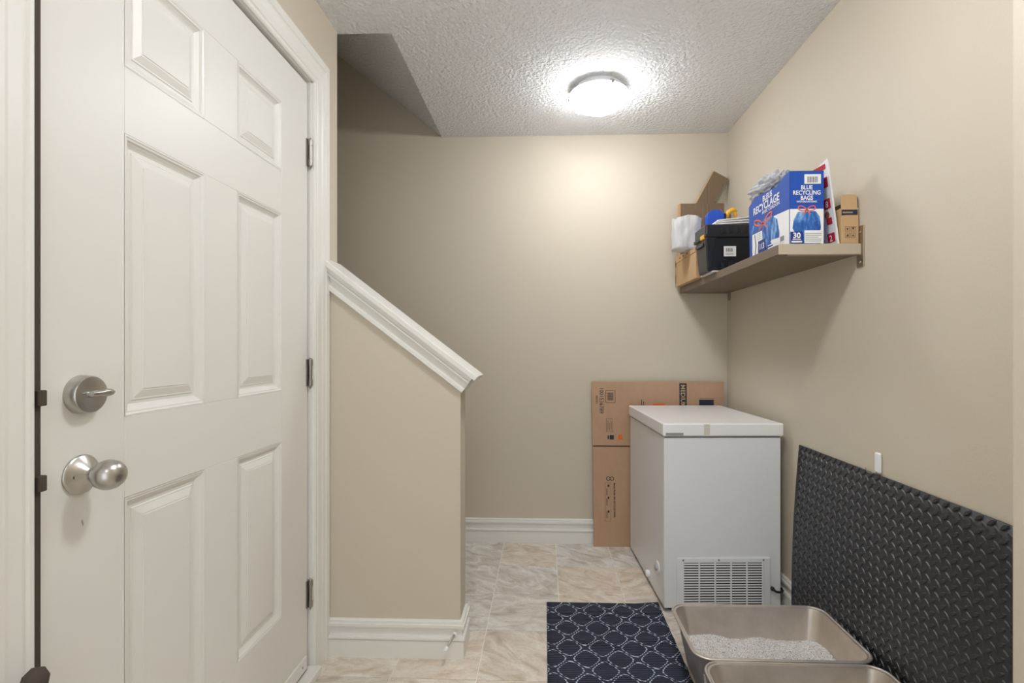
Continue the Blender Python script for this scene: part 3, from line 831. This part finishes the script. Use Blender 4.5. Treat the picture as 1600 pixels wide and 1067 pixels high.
# blue recycling bag carton
bx = thing('bag_carton', 'torn blue and white carton of recycling bags standing on the shelf', 'box', (.905, 1.94, ZS))
b0, b1, e0, e1, bt = .846, .962, 1.764, 2.098, 1.776
bm = bmesh.new()
prism(bm, [(b0, e0, ZS), (b0, e1, ZS), (b0, e1 + .01, bt - .030), (b0, e1 - .05, bt - .006), (b0, e0 + .10, bt - .022), (b0, e0 + .02, bt), (b0, e0, bt)], (.002, 0, 0))
side = obj('torn_side', bm, M_BLUE, bx)
obj('end_panel', B(b0, b1, e0, e0 + .002, ZS, bt, .0004, 1), M_BLUE, bx)
obj('rear_side', B(b1 - .002, b1, e0 + .002, e1, ZS, bt - .01), M_BLUE, bx)
obj('back_panel', B(b0 + .002, b1 - .002, e1 - .002, e1, ZS, bt - .04), M_BLUE, bx)
obj('bottom_panel', B(b0 + .002, b1 - .002, e0 + .002, e1 - .002, ZS, ZS + .002), M_BLUED, bx)
bm = bmesh.new(); prism(bm, [(b0 + .004, e0 + .002, bt), (b1, e0 + .002, bt), (b1 - .004, e0 + .07, bt + .006), (b0 + .01, e0 + .06, bt + .004)], (0, 0, .0015))
obj('top_flap', bm, M_BLUED, bx)
H_ = bt - ZS
F2 = Face((b0, e0, ZS), (1, 0, 0), (0, 0, 1))
W2 = b1 - b0
decal('white_field', F2, [rect(.001, W2 - .001, .001, .122)], M_WHITEP, bx)
decal('bag_picture', F2, [[(.018, .002), (.018, .040), (.010, .055), (.014, .085), (.028, .112), (.088, .114), (.102, .095), (.106, .060), (.102, .030), (.104, .002)]], M_BAGPRINT, bx, .0010)
decal('ribbon_picture', F2, bow(.058, .119, .032, .011, .0042), M_SALMON, bx, .0014)
decal('count_badge', F2, [rect(.002, .046, .002, .044)], M_BLUED, bx, .0014)
text('lettering', '30', F2, .024, .022, .026, M_WHITEP, bx, 'CENTER', bold=.03, e=.0018)
decal('small_print', F2, [rect(.010, .038, .016, .019), rect(.006, .042, .006, .012)], M_WHITEP, bx, .0018)
decal('notice_label', F2, [rect(.050, .110, .004, .048)], M_WHITEP, bx, .0014)
decal('notice_print', F2, [rect(.053, .107 - .01 * (k % 3 == 2), .010 + .0065 * k, .0125 + .0065 * k) for k in range(5)], M_GREYP, bx, .0018)
for ln, bz, sz in (('BLUE', .189, .0205), ('RECYCLING', .171, .0205), ('BAGS', .153, .0205), ('WITH DRAWSTRING', .144, .0085)):
    text('lettering', ln, F2, .058, bz, sz, M_WHITEP, bx, 'CENTER', bold=.025, e=.0012, sx=.86)
decal('barcode_label', F2, [rect(.050, .106, .208, .241)], M_WHITEP, bx, .001)
decal('barcode', F2, [rect(.060 + .0031 * k, .060 + .0031 * k + (.0012 if k % 3 else .002), .212, .233) for k in range(12)], M_INK, bx, .0014)
F3 = Face((b0, e1, ZS), (0, -1, 0), (0, 0, 1)); W3 = e1 - e0
decal('white_field', F3, [[(W3 - .12, .02), (W3 - .001, .001), (W3 - .001, .122), (W3 - .11, .128), (W3 - .17, .124), (W3 - .17, .06)]], M_WHITEP, side)
decal('bag_picture', F3, [[(.03, .012), (.02, .06), (.012, .115), (.03, .136), (.10, .140), (.20, .136), (.245, .110), (.262, .060), (.262, .040), (.20, .045), (.13, .01)]], M_BAGPRINT, side, .0010)
decal('ribbon_picture', F3, bow(.125, .124, .085, .015, .0075), M_SALMON, side, .0014)
decal('size_panel', F3, [[(.03, .01), (.028, .10), (.12, .098), (.125, .03), (.11, .005)]], M_WHITEP, side, .0014)
decal('size_badge', F3, [rect(.085, .150, .008, .062)], M_BLUED, side, .0018)
text('lettering', '113', F3, .118, .028, .030, M_WHITEP, side, 'CENTER', bold=.03, e=.0022)
decal('size_curve', F3, [[(.052, .012), (.060, .05), (.050, .095), (.056, .095), (.067, .05), (.058, .012)]], M_INK, side, .0018)
decal('size_lines', F3, [rect(.074, .110, .070 + .007 * k, .072 + .007 * k) for k in range(4)], M_GREYP, side, .0018)
decal('small_print', F3, [rect(.17, .25, .026, .030), rect(.17, .24, .016, .020), rect(.10, .155, .002, .006)], M_WHITEP, side, .0018)
decal('barcode_label', F3, [rect(.262, .312, .018, .044)], M_WHITEP, side, .0018)
decal('barcode', F3, [rect(.270 + .004 * k, .272 + .004 * k, .022, .040) for k in range(8)], M_INK, side, .0022)
text('lettering', 'RECYCLAGE', F3, .262, .176, .040, M_WHITEP, side, 'RIGHT', bold=.025, e=.0012, sx=1.02)
text('lettering', 'AVEC CORDON', F3, .264, .160, .0175, M_WHITEP, side, 'RIGHT', bold=.02, e=.0012, sx=1.15)
text('lettering', 'BLEUS', F3, .205, .208, .030, M_WHITEP, side, 'RIGHT', bold=.025, e=.0012)

# plastic bag heaped on the torn carton
def blob(c, r, amp, freq, seed, sub=4):
    bm = bmesh.new(); bmesh.ops.create_icosphere(bm, subdivisions=sub, radius=1)
    for v in bm.verts:
        d = v.co.normalized(); n = noise.noise(d * freq + Vector((seed, 0, 0))) + .5 * noise.noise(d * freq * 2.3 + Vector((0, seed, 0)))
        k = 1 + amp * n
        v.co = Vector((c[0] + d.x * r[0] * k, c[1] + d.y * r[1] * k, c[2] + d.z * r[2] * k))
    return bm
pb = thing('plastic_bag', 'crumpled clear plastic bag spilling over the torn blue carton', 'bag', (.885, 2.02, 1.72))
obj('film', blob((.893, 2.02, 1.800), (.056, .128, .044), .34, 4.2, 4.1, 5), M_CLEAR, pb, True)
obj('contents', blob((.895, 2.00, 1.796), (.034, .085, .018), .10, 1.5, 9.1, 3), plain('pale_grey_lids', (186, 192, 206), .35), pb, True)

# toolbox
tb = thing('toolbox', 'black plastic toolbox with white barcode label on the shelf', 'toolbox', (.88, 2.50, ZS))
def taper(x0, x1, y0, y1, z0, z1, d, bev):
    bm = B(x0, x1, y0, y1, z0, z1, bev, 2); zm = z0
    for v in bm.verts:
        k = (z1 - v.co.z) / (z1 - z0) * d
        v.co.x += k if v.co.x < (x0 + x1) / 2 else -k; v.co.y += k if v.co.y < (y0 + y1) / 2 else -k
    return bm
q0, q1, w0, w1, qt = .758, 1.060, 2.385, 2.560, 1.752
obj('tub', taper(q0 + .004, q1 - .004, w0 + .004, w1 - .004, ZS + .004, qt - .058, .012, .008), M_BLACK, tb)
td = obj('toolbox_lid', B(q0, q1, w0, w1, qt - .058, qt - .004, .008, 2), M_BLACK2, tb)
obj('lid_band', B(q0 - .004, q1 + .004, w0 - .005, w1 + .004, qt - .068, qt - .052, .004, 2), M_BLACK, td)
obj('corner_post', taper(q0 - .002, q0 + .044, w0 - .004, w0 + .03, ZS + .012, qt - .066, .012, .006), M_BLACK2, tb)
for k in range(6):
    xx = q0 + .075 + .034 * k
    obj('lid_rib', B(xx, xx + .02, w0 - .003, w0 + .004, qt - .046, qt - .018, .002, 1), M_BLACK, td)
    obj('tub_rib', B(xx, xx + .016, w0 + .004, w0 + .014, ZS + .012, ZS + .045, .002, 1), M_BLACK2, tb)
obj('side_handle', (lambda bm: (box(bm, q0 - .004, q0 + .004, w0 + .03, w1 - .03, qt - .10, qt - .085, .002, 1), bm)[1])(bmesh.new()), M_BLACK2, tb)
obj('latch', B(q0 - .010, q0 + .008, w0 + .01, w0 + .055, qt - .074, qt - .052, .004, 2), M_YELLOW, tb)
lb = obj('barcode_label', B(q0 + .086, q0 + .142, w0 + .0045, w0 + .0075, ZS + .073, ZS + .120), M_WHITEP, tb)
FL = Face((q0 + .086, w0 + .0045, ZS + .073), (1, 0, 0), (0, 0, 1))
decal('barcode', FL, [rect(.010 + .0036 * k, .010 + .0036 * k + (.0014 if k % 3 else .0024), .021, .038) for k in range(9)], M_INK, lb)
decal('label_print', FL, [rect(.008, .045, .008, .011), rect(.008, .038, .014, .016)], M_GREYP, lb)
ut = obj('sheet_under', B(q0 + .03, q0 + .2, w0 - .012, w1, ZS - .0004, ZS + .0036), M_WHITEP, None, origin=(q0 + .1, w0 + .08, ZS))
ut.name = 'printed_sheet'; tag(ut, 'white printed card lying flat under the black toolbox', 'card')
bpy.context.view_layer.update()
# white folder of papers over the toolbox
pf = thing('paper_stack', 'white paper pads lying on the black toolbox', 'papers', (.93, 2.46, qt - .003))
for k in range(3):
    bm = bmesh.new(); zz0 = qt - .0035 + .008 * k
    prism(bm, [(.80 + .01 * k, 2.40, zz0), (1.05, 2.40, zz0), (1.05, 2.55, zz0), (.80 + .01 * k, 2.55, zz0)], (0, 0, .0065))
    for v in bm.verts: v.co.z += .14 * max(0, v.co.x - .86) * (.35 + .3 * k)
    obj('pad', bm, M_WHITEP, pf)

# long open carton at the far end
oc = thing('long_carton', 'long open tan carton lying at the back end of the shelf', 'box', (.90, 2.79, ZS))
g0, g1, h0, h1, gt = .776, 1.045, 2.600, 3.000, 1.690
obj('carton_body', B(g0, g1, h0, h1, ZS, gt - .012, .002, 1), M_CARDL, oc)
bm = bmesh.new(); prism(bm, [(g0 - .002, h0 + .002, gt - .03), (g0 - .002, h1, gt - .03), (g0 - .002, h1, gt + .012), (g0 - .002, h0 + .002, gt - .012)], (.002, 0, 0))
obj('side_flap', bm, M_CARDL, oc)
F5 = Face((g0 - .002, h1, ZS), (0, -1, 0), (0, 0, 1))
for q in [rect(.012, .022, .020 + .011 * k, .028 + .011 * k) for k in range(5)] + [rect(.012, .022, .115, .150)] + [rect(.10 + .07 * k, .12 + .07 * k, .150, .157) for k in range(3)]: decal('edge_print', F5, [q], M_INK, oc)
# corrugated scratch pads
sp_ = tag(obj('scratch_pad', B(.786, 1.035, 2.925, 2.968, gt - .0115, 1.998, .001, 1), M_CORR, None, origin=(.91, 2.95, gt)), 'upright corrugated cardboard scratching pad standing on the tan carton', 'scratch pad')
obj('pad_edge', B(.7825, .786, 2.925, 2.968, gt - .0115, 1.999), M_CARDL, sp_)
dirv = Vector((.109, 0, .201)).normalized(); pv = Vector((.201, 0, -.109)).normalized()
tl = Vector((.998 - .006, 2.972, 2.199)); L = .46
bm = bmesh.new(); prism(bm, [tl, tl + pv * .092, tl + pv * .092 - dirv * L, tl - dirv * L], (0, .030, 0))
st_ = tag(obj('scratch_pad_strip', bm, M_CORR, None, origin=(.95, 2.985, 1.95)), 'narrow corrugated cardboard strip tilted behind the upright scratching pad', 'scratch pad')
bm = bmesh.new(); prism(bm, [tl - pv * .003, tl, tl - dirv * L, tl - pv * .003 - dirv * L], (0, .030, 0)); obj('pad_edge', bm, M_CARDL, st_)

# white plastic sack standing on the carton
sk = bmesh.new(); rings = []
for j in range(13):
    k = j / 12; z = gt + .002 + (1.862 - gt) * k
    ring = []
    for i in range(36):
        a = 2 * PI * i / 36
        ca, sa = math.cos(a), math.sin(a)
        sq = (abs(ca) ** 4 + abs(sa) ** 4) ** -.25
        f = 1 + .05 * math.sin(a * 11 + 2 * k) * (.3 + k) + .10 * noise.noise(Vector((ca * 2, sa * 2, k * 3)))
        ring.append(Vector((.772 - .014 * (1 - k) + ca * sq * .068 * f * (.92 + .12 * k), 2.745 + sa * sq * .055 * f, z + .008 * math.sin(a * 3) * k)))
    rings.append(ring)
loft(sk, rings, True, True, False)
tag(obj('plastic_sack', sk, M_FILM, None, True, origin=(.775, 2.745, gt)), 'translucent white plastic sack standing on the tan carton', 'bag')
# small things tucked between
bl = thing('plastic_container', 'rounded blue plastic container between the white sack and the toolbox', 'container', (.87, 2.66, gt))
bm = bmesh.new()
rr_ = []
for k in range(9):
    a = PI * k / 8; rr_.append((.895 - .042 * math.cos(a), 1.855 + .032 * math.sin(a)))
prism(bm, [(x, 2.65, z) for x, z in [(.853, gt - .011)] + rr_ + [(.937, gt - .011)]], (0, .05, 0))
obj('container_body', bm, M_BLUEP, bl)
obj('container_end', B(.938, .950, 2.652, 2.698, gt + .1, 1.868, .003, 1), M_INKB, bl)
sm = tag(obj('small_white_box', B(.806, .850, 2.86, 2.90, gt - .0115, 1.905, .003, 1), M_WPLASTIC, None, origin=(.828, 2.88, gt)), 'small white box poking up beside the blue plastic container', 'box')
obj('box_cap', B(.812, .844, 2.859, 2.8602, 1.885, 1.9), M_GREYP, sm)
yl = thing('hand_tool', 'hand tool with a curved yellow plastic handle poking up behind the black toolbox', 'tool', (.97, 2.66, gt))
obj('handle_bar', tube(bmesh.new(), [(.955, 2.70, gt - .002), (.955, 2.68, 1.83), (.962, 2.66, 1.875), (.985, 2.66, 1.888), (1.005, 2.66, 1.882)], [.012, .012, .013, .012, .008], 10), M_YELLOW, yl, True)
obj('handle_grip', tube(bmesh.new(), [(.99, 2.66, 1.880), (1.002, 2.665, 1.855), (1.0, 2.67, 1.83)], [.007, .009, .006], 10), M_YELLOW, yl, True)

# ------------------------------------------------------------------ dark pole beside the casing
pd = thing('leaning_pole', 'dark grey pole leaning against the near door casing', 'pole', (-.70, .47, 0))
p0, p1 = Vector((-.72, .47, .0)), Vector((-.784, .752, .672))
d_ = p1 - p0
obj('shaft', tube(bmesh.new(), [p0 + Vector((0, 0, .006)), p0 + d_ * .5, p0 + d_ * .96], .017, 14), plain('dark_grey_metal', (52, 49, 46), .45), pd, True)
obj('end_cap', tube(bmesh.new(), [p0 + d_ * .955, p0 + d_ * .985, p1], [.0175, .0165, .008], 14), M_SEAL, pd, True)
